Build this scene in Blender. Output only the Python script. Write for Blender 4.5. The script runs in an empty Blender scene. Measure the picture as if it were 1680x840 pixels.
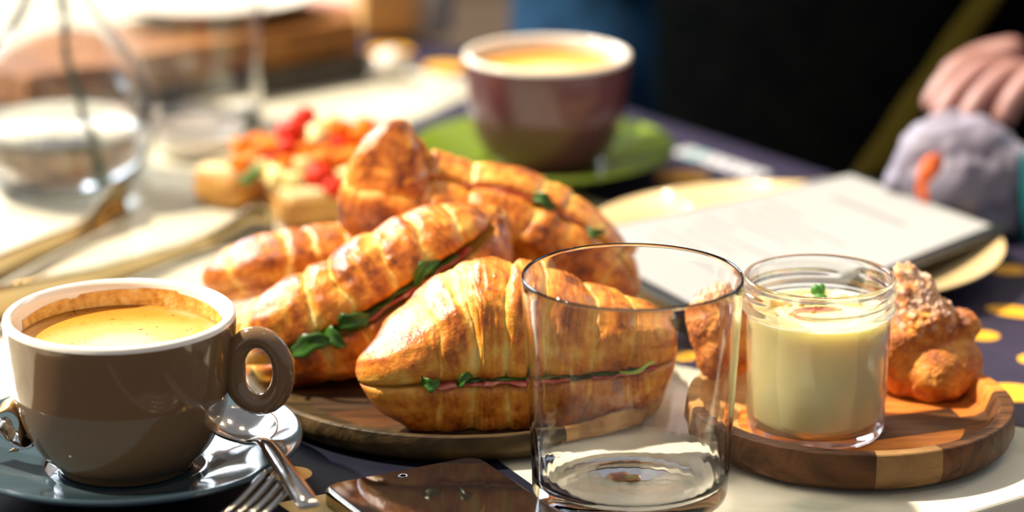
import bpy, bmesh, math, random
import numpy as np
from mathutils import Vector, Matrix
random.seed(7)
rng = np.random.RandomState(7)
R = math.radians
SC = bpy.context.scene
COL = SC.collection

# ------------------------------------------------------------------ camera
PITCH = R(16.95); CAMH = 0.45; F = 4666.667
cd = bpy.data.cameras.new('camera'); cam = bpy.data.objects.new('camera', cd); COL.objects.link(cam)
cd.lens = 100; cd.sensor_width = 36; cd.clip_start = 0.05; cd.clip_end = 60
cam.location = (0, 0, CAMH); cam.rotation_euler = (math.pi/2 - PITCH, 0, 0)
cd.dof.use_dof = True; cd.dof.focus_distance = 1.215; cd.dof.aperture_fstop = 4.0
SC.camera = cam
# ------------------------------------------------------------------ world, lights, exposure
W = bpy.data.worlds.new('world'); SC.world = W; W.use_nodes = True
wn = W.node_tree; wn.nodes['Background'].inputs[0].default_value = (0.90, 0.92, 1.0, 1)
wn.nodes['Background'].inputs[1].default_value = 0.30
def area(name, loc, target, size, power, color, sy=None):
    l = bpy.data.lights.new(name, 'AREA'); l.energy = power; l.color = color; l.size = size
    if sy: l.shape = 'RECTANGLE'; l.size_y = sy
    o = bpy.data.objects.new(name, l); COL.objects.link(o); o.location = loc
    o.rotation_euler = (Vector(target)-Vector(loc)).to_track_quat('-Z', 'Y').to_euler(); return o
sun = bpy.data.lights.new('sun', 'SUN'); sun.energy = 8.0; sun.color = (1.0, 0.87, 0.70); sun.angle = R(2.0)
so = bpy.data.objects.new('sun', sun); COL.objects.link(so)
so.rotation_euler = (Vector((0,0,0))-Vector((-0.80, 0.22, 1.05))).to_track_quat('-Z', 'Y').to_euler()
area('window_light', (-1.6, 3.6, 1.3), (-0.2, 1.4, 0), 1.6, 100, (0.80, 0.90, 1.0), 1.2)
area('side_window_light', (1.9, 2.6, 1.2), (0.1, 1.4, 0), 0.7, 10, (0.70, 0.85, 1.0), 0.9)
for i, (x, y, z) in enumerate([(0.35, 2.9, 1.5), (0.75, 2.7, 1.5), (-0.35, 2.9, 1.55), (0.0, 0.2, 1.6), (0.9, 1.7, 1.4), (0.1, 2.5, 1.7), (1.2, 2.2, 1.4), (0.6, 3.3, 1.6)]):
    area('pendant_light', (x, y, z), (x*0.3, 1.3, 0), 0.035, 1.8, (1.0, 0.74, 0.42))
vs = SC.view_settings; vs.view_transform = 'Standard'; vs.look = 'None'; vs.gamma = 1; vs.use_curve_mapping = False
vs.exposure = 0.25

# ------------------------------------------------------------------ pixel helpers (photo frame 1680 x 840)
FW = np.array([0, math.cos(PITCH), -math.sin(PITCH)]); UP = np.array([0, math.sin(PITCH), math.cos(PITCH)]); RT = np.array([1., 0, 0])
CP = np.array([0, 0, CAMH])
def ray(px, py): return FW + RT*(px-840)/F - UP*(py-420)/F
def PZ(px, py, z=0.0):
    d = ray(px, py); return CP + d*((z-CAMH)/d[2])
def PY(px, py, y):
    d = ray(px, py); return CP + d*(y/d[1])
def mpp(y): return y/math.cos(R(17))/F      # metres per pixel near depth y

# ------------------------------------------------------------------ noise
_perm = rng.permutation(256); _perm = np.concatenate([_perm, _perm, _perm])
_g = rng.normal(size=(256, 3)); _g /= np.linalg.norm(_g, axis=1)[:, None]
def perlin(p):
    p = np.asarray(p, float); i = np.floor(p).astype(int); f = p-i; i &= 255
    u = f*f*f*(f*(f*6-15)+10); r = 0
    for dx in (0, 1):
        for dy in (0, 1):
            for dz in (0, 1):
                h = _perm[_perm[_perm[(i[..., 0]+dx) & 255] + ((i[..., 1]+dy) & 255)] + ((i[..., 2]+dz) & 255)]
                g = _g[h & 255]; d = (g*(f-np.array([dx, dy, dz]))).sum(-1)
                w = (u[..., 0] if dx else 1-u[..., 0])*(u[..., 1] if dy else 1-u[..., 1])*(u[..., 2] if dz else 1-u[..., 2])
                r = r + d*w
    return r
def fbm(p, o=3):
    r = 0; a = 1.
    for k in range(o): r = r + a*perlin(np.asarray(p)*2**k + 17.3*k); a *= .5
    return r

# ------------------------------------------------------------------ materials
def nd(nt, typ, **kw):
    n = nt.nodes.new(typ)
    for k, v in kw.items():
        if k.startswith('_'): setattr(n, k[1:], v)
        else: n.inputs[k.replace('__', ' ')].default_value = v
    return n
def mat(name, color, rough=.5, metal=0, **kw):
    m = bpy.data.materials.new(name); m.use_nodes = True
    b = m.node_tree.nodes['Principled BSDF']
    b.inputs['Base Color'].default_value = (*color, 1); b.inputs['Roughness'].default_value = rough; b.inputs['Metallic'].default_value = metal
    for k, v in kw.items(): b.inputs[k.replace('__', ' ')].default_value = v
    return m
def ramp(nt, stops, src):
    r = nt.nodes.new('ShaderNodeValToRGB'); e = r.color_ramp.elements
    while len(e) < len(stops): e.new(.5)
    for x, (p, c) in zip(e, stops): x.position = p; x.color = (*c, 1)
    nt.links.new(src, r.inputs[0]); return r.outputs[0]
def noisemat(name, stops, scale, rough=.5, bump=0, stretch=(1, 1, 1), detail=5, dist=0, coord='Object', rot=0, metal=0, bscale=None, **kw):
    m = mat(name, stops[0][1], rough, metal, **kw); nt = m.node_tree; b = nt.nodes['Principled BSDF']
    tc = nt.nodes.new('ShaderNodeTexCoord'); mp = nt.nodes.new('ShaderNodeMapping'); mp.inputs['Scale'].default_value = stretch
    mp.inputs['Rotation'].default_value = (0, 0, rot)
    nt.links.new(tc.outputs[coord], mp.inputs[0])
    n = nd(nt, 'ShaderNodeTexNoise', Scale=scale, Detail=detail, Distortion=dist); nt.links.new(mp.outputs[0], n.inputs['Vector'])
    nt.links.new(ramp(nt, stops, n.outputs[0]), b.inputs['Base Color'])
    if bump:
        n2 = nd(nt, 'ShaderNodeTexNoise', Scale=bscale or scale*3, Detail=4); nt.links.new(mp.outputs[0], n2.inputs['Vector'])
        bp = nd(nt, 'ShaderNodeBump', Strength=bump, Distance=.001); nt.links.new(n2.outputs[0], bp.inputs['Height']); nt.links.new(bp.outputs[0], b.inputs['Normal'])
    return m
def wood(name, dark, mid, light, rot=0, rough=.55):
    return noisemat(name, [(.32, dark), (.5, mid), (.7, light)], 14, rough, .5, (1, 7, 3), 6, 1.5, rot=rot, bscale=90, Specular__IOR__Level=.22)
def pastry_mat(name, sugar=False):
    m = mat(name, (.8, .4, .1), .42); nt = m.node_tree; b = nt.nodes['Principled BSDF']
    at = nt.nodes.new('ShaderNodeAttribute'); at.attribute_name = 'toast'
    tc = nt.nodes.new('ShaderNodeTexCoord')
    n = nd(nt, 'ShaderNodeTexNoise', Scale=130, Detail=6, Roughness=.65); nt.links.new(tc.outputs['Object'], n.inputs['Vector'])
    n2 = nd(nt, 'ShaderNodeTexNoise', Scale=700, Detail=3); nt.links.new(tc.outputs['Object'], n2.inputs['Vector'])
    a = nd(nt, 'ShaderNodeMath', _operation='MULTIPLY_ADD'); a.inputs[1].default_value = 1.05; a.inputs[2].default_value = -.525
    nt.links.new(n.outputs[0], a.inputs[0])
    s = nd(nt, 'ShaderNodeMath', _operation='ADD'); nt.links.new(at.outputs['Fac'], s.inputs[0]); nt.links.new(a.outputs[0], s.inputs[1])
    c = ramp(nt, [(0.0, (.90, .68, .24)), (.24, (.86, .50, .09)), (.50, (.74, .28, .024)), (.76, (.48, .125, .010)), (1.0, (.15, .03, .004))], s.outputs[0])
    if sugar:
        ge = nt.nodes.new('ShaderNodeNewGeometry'); sx = nt.nodes.new('ShaderNodeSeparateXYZ'); nt.links.new(ge.outputs['Normal'], sx.inputs[0])
        q = nd(nt, 'ShaderNodeTexNoise', Scale=210, Detail=6, Roughness=.75); nt.links.new(tc.outputs['Object'], q.inputs['Vector'])
        su = nt.nodes.new('ShaderNodeAttribute'); su.attribute_name = 'sugar'
        mm = nd(nt, 'ShaderNodeMath', _operation='MULTIPLY_ADD'); mm.inputs[1].default_value = 1.0; nt.links.new(su.outputs['Fac'], mm.inputs[0])
        q2 = nd(nt, 'ShaderNodeMath', _operation='MULTIPLY_ADD'); q2.inputs[1].default_value = 3.4; q2.inputs[2].default_value = -2.05
        nt.links.new(q.outputs[0], q2.inputs[0]); nt.links.new(q2.outputs[0], mm.inputs[2])
        cl = nd(nt, 'ShaderNodeClamp'); nt.links.new(mm.outputs[0], cl.inputs[0]); cl.inputs[2].default_value = .8
        mx = nt.nodes.new('ShaderNodeMix'); mx.data_type = 'RGBA'; nt.links.new(cl.outputs[0], mx.inputs[0]); nt.links.new(c, mx.inputs[6]); mx.inputs[7].default_value = (.88, .80, .66, 1)
        c = mx.outputs[2]; b.inputs['Roughness'].default_value = .6
    else:
        rr = nd(nt, 'ShaderNodeMapRange'); rr.inputs[1].default_value = .2; rr.inputs[2].default_value = .7; rr.inputs[3].default_value = .55; rr.inputs[4].default_value = .27
        nt.links.new(s.outputs[0], rr.inputs[0]); nt.links.new(rr.outputs[0], b.inputs['Roughness'])
    nt.links.new(c, b.inputs['Base Color'])
    ad = nd(nt, 'ShaderNodeMath', _operation='MULTIPLY_ADD'); ad.inputs[1].default_value = .4; nt.links.new(n2.outputs[0], ad.inputs[0]); nt.links.new(n.outputs[0], ad.inputs[2])
    bp = nd(nt, 'ShaderNodeBump', Strength=.9 if sugar else .6, Distance=.0026 if sugar else .0013); nt.links.new(ad.outputs[0], bp.inputs['Height']); nt.links.new(bp.outputs[0], b.inputs['Normal'])
    return m
def glass_mat(name, color=(1, 1, 1), ior=1.45, rough=0, clear=.4):
    m = mat(name, color, rough, 0, Transmission__Weight=1.0, IOR=ior); nt = m.node_tree
    tr = nd(nt, 'ShaderNodeBsdfTransparent'); mx = nt.nodes.new('ShaderNodeMixShader'); mx.inputs[0].default_value = clear
    nt.links.new(nt.nodes['Principled BSDF'].outputs[0], mx.inputs[1]); nt.links.new(tr.outputs[0], mx.inputs[2])
    nt.links.new(mx.outputs[0], nt.nodes['Material Output'].inputs[0]); return m

M = {}
M['marble'] = noisemat('marble', [(.28, (.36, .37, .29)), (.46, (.62, .60, .47)), (.60, (.74, .71, .58))], 9, .16, 0, detail=8, dist=1.6)
M['pastry'] = pastry_mat('pastry'); M['sugared'] = pastry_mat('sugared_pastry', True)
M['crumb'] = noisemat('crumb', [(.3, (.72, .45, .14)), (.6, (.9, .74, .42))], 260, .8, .6)
M['ham'] = noisemat('ham', [(.3, (.30, .03, .02)), (.5, (.52, .09, .06)), (.72, (.75, .35, .24))], 160, .3, .2)
M['leaf'] = noisemat('arugula', [(.3, (.012, .055, .003)), (.7, (.05, .17, .010))], 120, .4, .2)
M['leafstem'] = mat('leaf_stem', (.5, .62, .10), .4)
M['taupe'] = mat('taupe_glaze', (.19, .108, .050), .10, Coat__Weight=.5, Coat__Roughness=.03)
M['white_glaze'] = mat('white_glaze', (.90, .84, .74), .10)
M['purple'] = noisemat('maroon_glaze', [(.3, (.085, .035, .045)), (.7, (.13, .045, .055))], 12, .16)
M['saucer_blue'] = mat('blue_grey_glaze', (.045, .080, .098), .07, Coat__Weight=.5, Coat__Roughness=.03)
M['green'] = mat('green_glaze', (.17, .25, .010), .12, Coat__Weight=.4)
M['steel'] = noisemat('polished_steel', [(.3, (.46, .44, .41)), (.7, (.60, .58, .55))], 40, .12, .12, metal=1)
M['brass'] = mat('warm_steel', (.46, .36, .20), .13, 1)
M['glass'] = glass_mat('clear_glass', clear=0); M['jarglass'] = glass_mat('jar_glass', (.99, 1, .99), 1.48, clear=.25)
M['water'] = glass_mat('water', (.98, 1, 1), 1.33, clear=0)
M['custard'] = noisemat('custard', [(.3, (.92, .80, .36)), (.7, (.95, .86, .48))], 20, .35, 0, Subsurface__Weight=.7, Subsurface__Radius=(.9, .7, .4), Subsurface__Scale=.012)
M['navy'] = noisemat('navy_print_paper', [(.3, (.016, .014, .034)), (.7, (.030, .022, .050))], 60, .5, .05, Specular__IOR__Level=.25)
M['navy_shaded'] = noisemat('navy_print_paper_shaded', [(.3, (.006, .007, .016)), (.7, (.011, .011, .022))], 60, .6, .05, Specular__IOR__Level=.1)  # same navy print, shade of the tall cup painted into a darker colour
M['yellow'] = mat('yellow_print', (.78, .38, .015), .5)
M['whiteprint'] = mat('white_print', (.8, .8, .82), .5); M['tealprint'] = mat('teal_print', (.40, .68, .66), .5)
M['paper'] = mat('white_paper', (.33, .33, .32), .6)
M['greyprint'] = mat('grey_print', (.19, .19, .19), .6)
M['blackboard'] = mat('black_board', (.010, .013, .012), .3)
M['creamplate'] = mat('cream_glaze', (.80, .60, .30), .18, Coat__Weight=.4)
M['blackglass'] = mat('phone_screen', (.012, .008, .007), .03, IOR=1.75)
M['gold'] = mat('phone_frame', (.42, .36, .26), .2, 1); M['lens'] = mat('camera_lens', (.10, .12, .15), .05)
M['tomato'] = mat('tomato', (.62, .025, .004), .45, Specular__IOR__Level=.2); M['carrot'] = mat('orange_pepper', (.85, .20, .006), .45, Specular__IOR__Level=.2)
M['cheese'] = mat('cheese', (.92, .76, .32), .4); M['herb'] = mat('herb', (.05, .20, .02), .5)
M['beet'] = mat('beetroot', (.30, .01, .03), .3); M['mango'] = mat('mango', (.9, .42, .03), .3)
M['slate'] = noisemat('slate', [(.3, (.035, .028, .016)), (.7, (.06, .045, .028))], 30, .5, .2)
M['denim'] = noisemat('navy_cloth', [(.3, (.004, .018, .045)), (.7, (.012, .045, .095))], 30, .9, .3, Specular__IOR__Level=0.05)
M['black'] = noisemat('black_cloth', [(.3, (.0015, .002, .002)), (.7, (.003, .0035, .0035))], 40, .95, .3, Specular__IOR__Level=0.0)
M['olive'] = mat('olive_strap', (.015, .0115, .002), .9, Specular__IOR__Level=0.0)
M['skin'] = noisemat('skin', [(.3, (.30, .14, .12)), (.7, (.36, .18, .15))], 20, .5, Subsurface__Weight=0)
M['hair'] = mat('hair', (.03, .018, .01), .5); M['eye'] = mat('eye', (.8, .8, .78), .2)
M['lilac'] = noisemat('lilac_paper', [(.3, (.17, .15, .21)), (.7, (.27, .25, .31))], 12, .6, .3)
M['orange'] = mat('orange_print', (.72, .13, .02), .5)
M['teal'] = mat('teal_glass', (.01, .10, .12), .12, Coat__Weight=.6)
M['kraft'] = mat('kraft_paper', (.62, .36, .12), .7); M['pink'] = mat('pink_napkin', (.80, .46, .36), .7)
M['foil'] = mat('copper_foil', (.42, .25, .11), .34, .9); M['silverfoil'] = mat('silver_foil', (.55, .62, .68), .15, 1)
M['stem'] = mat('flower_stem', (.025, .06, .02), .5); M['card'] = mat('beige_card', (.75, .55, .22), .6)
M['wallpaint'] = noisemat('wall_plaster', [(.3, (.42, .33, .24)), (.7, (.48, .38, .28))], 4, .8)
M['floor'] = noisemat('floor_wood', [(.3, (.05, .032, .02)), (.7, (.08, .052, .03))], 3, .7, .1, (1, 6, 1))
M['wood_brown'] = wood('walnut', (.030, .012, .005), (.075, .030, .010), (.14, .055, .018))
M['wood_dark'] = wood('dark_acacia', (.018, .010, .006), (.045, .024, .012), (.08, .045, .02), 1.2)
M['wood_light'] = wood('light_acacia', (.26, .12, .03), (.45, .23, .06), (.58, .33, .10), .5)
M['wood_gold'] = wood('golden_acacia', (.34, .17, .05), (.52, .28, .09), (.62, .38, .14), .3)
M['wood_orange'] = wood('orange_acacia', (.26, .055, .010), (.52, .15, .022), (.74, .27, .04), .9)
M['wood_tan'] = wood('tan_acacia', (.08, .04, .015), (.19, .10, .035), (.30, .17, .06), .7)
M['wood_grey'] = wood('weathered_acacia', (.022, .014, .005), (.060, .037, .013), (.13, .08, .03), .1)
M['box_wood'] = wood('box_wood', (.13, .045, .009), (.27, .105, .020), (.40, .175, .042), .4)
def coffee_mat():
    m = mat('crema', (.8, .5, .15), .35); nt = m.node_tree; b = nt.nodes['Principled BSDF']
    tc = nt.nodes.new('ShaderNodeTexCoord')
    g = nt.nodes.new('ShaderNodeVectorMath'); g.operation = 'DISTANCE'; g.inputs[1].default_value = (.004, -.016, .058)
    nt.links.new(tc.outputs['Object'], g.inputs[0])
    n = nd(nt, 'ShaderNodeTexNoise', Scale=45, Detail=3, Distortion=1.0); nt.links.new(tc.outputs['Object'], n.inputs['Vector'])
    a = nd(nt, 'ShaderNodeMath', _operation='MULTIPLY_ADD'); a.inputs[1].default_value = .022; nt.links.new(n.outputs[0], a.inputs[0]); nt.links.new(g.outputs['Value'], a.inputs[2])
    s = nd(nt, 'ShaderNodeMath', _operation='MULTIPLY'); s.inputs[1].default_value = 14; nt.links.new(a.outputs[0], s.inputs[0])
    c = ramp(nt, [(.0, (.88, .70, .40)), (.42, (.84, .58, .22)), (.52, (.74, .40, .08)), (.75, (.62, .27, .03)), (1.0, (.50, .19, .018))], s.outputs[0])
    v = nd(nt, 'ShaderNodeTexNoise', Scale=420, Detail=2); nt.links.new(tc.outputs['Object'], v.inputs['Vector'])
    d = ramp(nt, [(.27, (.25, .12, .05)), (.32, (1, 1, 1))], v.outputs[0])
    mx = nt.nodes.new('ShaderNodeMix'); mx.data_type = 'RGBA'; mx.blend_type = 'MULTIPLY'; mx.inputs[0].default_value = 1
    nt.links.new(c, mx.inputs[6]); nt.links.new(d, mx.inputs[7]); nt.links.new(mx.outputs[2], b.inputs['Base Color'])
    bp = nd(nt, 'ShaderNodeBump', Strength=.25, Distance=.0006); nt.links.new(v.outputs[0], bp.inputs['Height']); nt.links.new(bp.outputs[0], b.inputs['Normal'])
    return m
M['crema'] = coffee_mat()
M['stain'] = noisemat('coffee_stain', [(.3, (.55, .24, .03)), (.55, (.78, .46, .10)), (.7, (.85, .62, .25))], 260, .4, .3)

# ------------------------------------------------------------------ object helpers
def wloc(o):
    v = np.zeros(3)
    while o: v = v + np.array(o.location); o = o.parent
    return v
def mesh(name, V, Fc, m, parent=None, origin=None, smooth=True, attrs=None, fix=True, mats=None, midx=None):
    V = np.asarray(V, float)
    base = wloc(parent) if parent is not None else np.zeros(3)
    org = np.array(origin) if origin is not None else (base if parent is not None else np.zeros(3))
    me = bpy.data.meshes.new(name); me.from_pydata((V-org).tolist(), [], [list(map(int, f)) for f in Fc])
    if attrs:
        for k, a in attrs.items():
            t = me.attributes.new(k, 'FLOAT', 'POINT'); t.data.foreach_set('value', np.asarray(a, np.float32))
    if fix:
        bm = bmesh.new(); bm.from_mesh(me); bmesh.ops.recalc_face_normals(bm, faces=bm.faces); bm.to_mesh(me); bm.free()
    if smooth: me.shade_smooth()
    for mm in (mats or [m]): me.materials.append(mm)
    if midx is not None: me.polygons.foreach_set('material_index', midx)
    o = bpy.data.objects.new(name, me); COL.objects.link(o); o.location = org-base
    if parent is not None: o.parent = parent
    return o
def tag(o, label, cat, group=None, kind=None):
    o['label'] = label; o['category'] = cat
    if group: o['group'] = group
    if kind: o['kind'] = kind
    return o
def thing(name, loc, label, cat, group=None):
    o = bpy.data.objects.new(name, None); COL.objects.link(o); o.location = loc; o.empty_display_size = .02
    return tag(o, label, cat, group)
def bevel(o, w, seg=2):
    b = o.modifiers.new('bevel', 'BEVEL'); b.width = w; b.segments = seg; b.limit_method = 'ANGLE'; b.angle_limit = R(40)
    return o
def autosm(o):
    o.data.shade_flat(); return o
def grid(nu, nv, cu=False, cv=True, cap=False):
    f = []
    for i in range(nu if cu else nu-1):
        for j in range(nv if cv else nv-1):
            i2 = (i+1) % nu; j2 = (j+1) % nv
            f.append((i*nv+j, i*nv+j2, i2*nv+j2, i2*nv+j))
    if cap: f.append(tuple(range(nv))[::-1]); f.append(tuple((nu-1)*nv+j for j in range(nv)))
    return f
def lathe(prof, c, n=96, a0=0, a1=2*math.pi, rf=None, closed=False):
    """prof: (r,z) list. closed -> profile forms a loop."""
    full = abs(a1-a0-2*math.pi) < 1e-6
    ts = np.linspace(a0, a1, n, endpoint=not full)
    V = []
    for t in ts:
        for k, (r, z) in enumerate(prof):
            rr = max(r, 1e-6) + (rf(t, k, z) if rf else 0)
            V.append((c[0]+rr*math.cos(t), c[1]+rr*math.sin(t), c[2]+z))
    nv = len(prof); f = grid(n, nv, cu=full, cv=closed)
    if not full: f.append(tuple(range(nv))[::-1]); f.append(tuple((n-1)*nv+j for j in range(nv)))
    return V, f
def smoothprof(pts, n=6):
    P = [np.array(p, float) for p in pts]; out = []
    for i in range(len(P)-1):
        p0 = P[max(i-1, 0)]; p1 = P[i]; p2 = P[i+1]; p3 = P[min(i+2, len(P)-1)]
        for k in range(n):
            t = k/n; out.append(.5*((2*p1)+(-p0+p2)*t+(2*p0-5*p1+4*p2-p3)*t*t+(-p0+3*p1-3*p2+p3)*t**3))
    out.append(P[-1]); return np.array(out)
def resample(pts, n):
    C = smoothprof(pts, 24); d = np.r_[0, np.cumsum(np.linalg.norm(np.diff(C[:, :3], axis=0), axis=1))]
    s = np.linspace(0, d[-1], n); return np.stack([np.interp(s, d, C[:, k]) for k in range(C.shape[1])], 1)
def tube(pts, rad, n=14, ns=None, sec=None, up=None, closed=False):
    """pts list of 3d; rad scalar/list; sec = (a,b) scale of side/up"""
    P = np.array(pts, float)
    rr = np.array(rad if hasattr(rad, '__len__') else [rad]*len(P), float).reshape(len(P), -1)
    A = np.hstack([P, rr])
    if ns: A = resample(A, ns)
    C = A[:, :3]; rr = A[:, 3:]
    if closed: T = np.roll(C, -1, 0)-np.roll(C, 1, 0)
    else: T = np.gradient(C, axis=0)
    T /= np.linalg.norm(T, axis=1)[:, None]+1e-12
    u0 = np.array(up if up is not None else (0, 0, 1.)); V = []
    for i in range(len(C)):
        s = np.cross(T[i], u0)
        if np.linalg.norm(s) < 1e-3: s = np.cross(T[i], (0, 1, .1))
        s /= np.linalg.norm(s); u = np.cross(s, T[i])
        ra = rr[i, 0]; rb = rr[i, 1] if rr.shape[1] > 1 else ra
        for j in range(n):
            a = 2*math.pi*j/n; V.append(C[i]+s*ra*math.cos(a)+u*rb*math.sin(a))
    return V, grid(len(C), n, cu=closed, cv=True, cap=not closed)
def join(*parts):
    V = []; Fc = []
    for v, f in parts:
        k = len(V); V += [tuple(x) for x in v]; Fc += [tuple(int(i)+k for i in q) for q in f]
    return V, Fc
def boxv(c, s, rot=0):
    ca, sa = math.cos(rot), math.sin(rot); V = []
    for z in (-1, 1):
        for x, y in ((-1, -1), (1, -1), (1, 1), (-1, 1)):
            X = x*s[0]/2; Y = y*s[1]/2; V.append((c[0]+X*ca-Y*sa, c[1]+X*sa+Y*ca, c[2]+z*s[2]/2))
    return V, [(3, 2, 1, 0), (4, 5, 6, 7), (0, 1, 5, 4), (1, 2, 6, 5), (2, 3, 7, 6), (3, 0, 4, 7)]
def prism(poly, z0, z1):
    n = len(poly); V = [(p[0], p[1], z0) for p in poly]+[(p[0], p[1], z1) for p in poly]
    return V, [tuple(range(n))[::-1], tuple(range(n, 2*n))]+[(i, (i+1) % n, n+(i+1) % n, n+i) for i in range(n)]
def roundpoly(poly, r, k=5):
    out = []; n = len(poly); P = [np.array(p[:2], float) for p in poly]
    for i in range(n):
        a = P[i-1]-P[i]; b = P[(i+1) % n]-P[i]; a /= np.linalg.norm(a); b /= np.linalg.norm(b)
        h = math.acos(np.clip(a@b, -1, 1))/2; d = r/math.tan(h); c = P[i]+(a+b)/np.linalg.norm(a+b)*r/math.sin(h)
        s = P[i]+a*d-c; e = P[i]+b*d-c; t0 = math.atan2(s[1], s[0]); t1 = math.atan2(e[1], e[0]); dt = (t1-t0+math.pi) % (2*math.pi)-math.pi
        for q in range(k+1): t = t0+dt*q/k; out.append(c+r*np.array([math.cos(t), math.sin(t)]))
    return out

# ================================================================== STRUCTURE: floor
o = mesh('floor', *boxv((0, 1.6, -.76), (8, 10, .04)), M['floor'], smooth=False); o['kind'] = 'structure'

o = mesh('wall_back', *boxv((0, 6.55, .9), (8, .1, 3.28)), M['wallpaint'], smooth=False); o['kind'] = 'structure'
# ------------------------------------------------------------------ table
nA = np.array([.815, .579]); bB = np.array([-.579, .815]); E0 = np.array([.195, 1.638])
c_near = np.array([.192, 1.109]);
# corner (right) where near edge (dir nA) meets far edge (dir bB)
sA = (E0-c_near)@nA; corner = c_near+nA*sA; wA = 0.95; LB = 1.25
tp = [corner, corner+bB*LB, corner+bB*LB-nA*wA, corner-nA*wA]
tbl = thing('table', (*(corner+bB*.5-nA*.45), -.74), 'marble topped cafe table carrying the whole breakfast spread', 'table')
t = mesh('table_top', *prism(tp, -.03, 0), M['marble'], tbl, smooth=False); bevel(t, .002, 3)
for k in range(4):
    c = tp[k]*.84+sum(tp)/4*.16
    mesh('leg', *boxv((c[0], c[1], -.385), (.05, .05, .71), .69), M['blackboard'], tbl, smooth=False)

# ------------------------------------------------------------------ printed place mats
def disc(name, c, r, h, m, parent, n=28, sx=1, rot=0):
    V = []
    for z in (0, h):
        for i in range(n):
            a = 2*math.pi*i/n; x = r*sx*math.cos(a); y = r*math.sin(a)
            V.append((c[0]+x*math.cos(rot)-y*math.sin(rot), c[1]+x*math.sin(rot)+y*math.cos(rot), c[2]+z))
    f = [tuple(range(n))[::-1], tuple(range(n, 2*n))]+[(i, (i+1) % n, n+(i+1) % n, n+i) for i in range(n)]
    return mesh(name, V, f, m, parent, smooth=False)
def placemat(poly, label, z=.0006, m='navy'):
    c = sum(np.array(p) for p in poly)/len(poly)
    t = thing('placemat', (c[0], c[1], .0001), label, 'placemat')
    mesh('sheet', *prism(poly, .0001, z), M[m], t, smooth=False); return t
d1 = np.array([.868, -.497]); d2 = np.array([.497, .868]); N1 = np.array([.078, 1.298])
mat1 = placemat([N1, N1+d1*.36, N1+d1*.36+d2*.20, np.array([.262, 1.542]), np.array([.193, 1.637]), np.array([.11, 1.55])], 'dark purple printed place mat with yellow dots under the cream plate')
for (px, py, r, sx, rt) in [(1656, 443, .0088, 1.1, 0), (1668, 512, .0085, 1.9, -.5), (1614, 551, .0078, 1, 0), (1660, 645, .0135, 1.15, -.3), (1131, 584, .0075, 1, 0), (1700, 590, .009, 1, 0), (1640, 600-16, .0001, 1, 0)]:
    if r > .001:
        p = PZ(px, py, .0006); disc('printed_dot', (p[0], p[1], .0006), r, .0002, M['yellow'], mat1, sx=sx, rot=rt)
M2 = np.array([.075, 1.555])
mat2 = placemat([M2, np.array([.1925, 1.638]), np.array([.003, 1.904]), M2+bB*.24-nA*.02], 'purple printed place mat with white lettering beside the green saucer')
p = PZ(1120, 290, .0006); disc('printed_dot', (p[0], p[1], .0006), .0105, .0002, M['yellow'], mat2, sx=1.6)
# blurred, unreadable white lettering
a = PZ(1118, 246, .0008); b = PZ(1240, 285, .0008); dd = (b-a)/np.linalg.norm(b-a); pp = np.array([-dd[1], dd[0], 0]); L = np.linalg.norm(b-a)
for k in range(7):
    base = a+dd*L*k/6.3; w = L/9; h = .0062
    segs = [((0, -1), (0, 1)), ((0, 1), (1, 1)), ((1, 1), (1, 0)), ((1, 0), (0, 0))][: (4 if k in (0, 3, 5) else 3)] + ([((0, -1), (1, -1))] if k != 2 else [((0, 0), (1, -1))])
    V, Fc = [], []
    for (s, e) in segs:
        S = base+dd*w*s[0]+pp*h*s[1]; E = base+dd*w*e[0]+pp*h*e[1]; q = (E-S); q /= np.linalg.norm(q); nn = np.array([-q[1], q[0], 0])*.0017
        pl = [(S-q*.001-nn)[:2], (E+q*.001-nn)[:2], (E+q*.001+nn)[:2], (S-q*.001+nn)[:2]]
        V, Fc = join((V, Fc), prism(pl, .0006, .0009))
    mesh('letter', V, Fc, M['tealprint'] if k == 1 else M['whiteprint'], mat2, smooth=False)
q0 = np.array([-.016, 1.872]); qd = np.array([-.77, .64]); qn = np.array([.64, .77])
mat3 = placemat([q0, q0+qd*.22, q0+qd*.22+qn*.075, q0+qn*.075], 'far purple place mat with three yellow dots left of the maroon cup')
for (px, py) in [(545, 58), (640, 83), (730, 111)]:
    p = PZ(px, py, .0006); disc('printed_dot', (p[0], p[1], .0006), .0155, .0002, M['yellow'], mat3)
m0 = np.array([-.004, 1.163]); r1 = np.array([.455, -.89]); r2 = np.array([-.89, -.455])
mat0 = placemat([m0+r1*.26, m0-r1*.10, m0-r1*.10+r2*.38, m0+r1*.26+r2*.38], 'dark navy place mat with painted-in shade under the phone and taupe cup saucer', m='navy_shaded')
p = PZ(478, 778, .0006); disc('printed_dot', (p[0], p[1], .0006), .009, .0002, M['yellow'], mat0)

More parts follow.
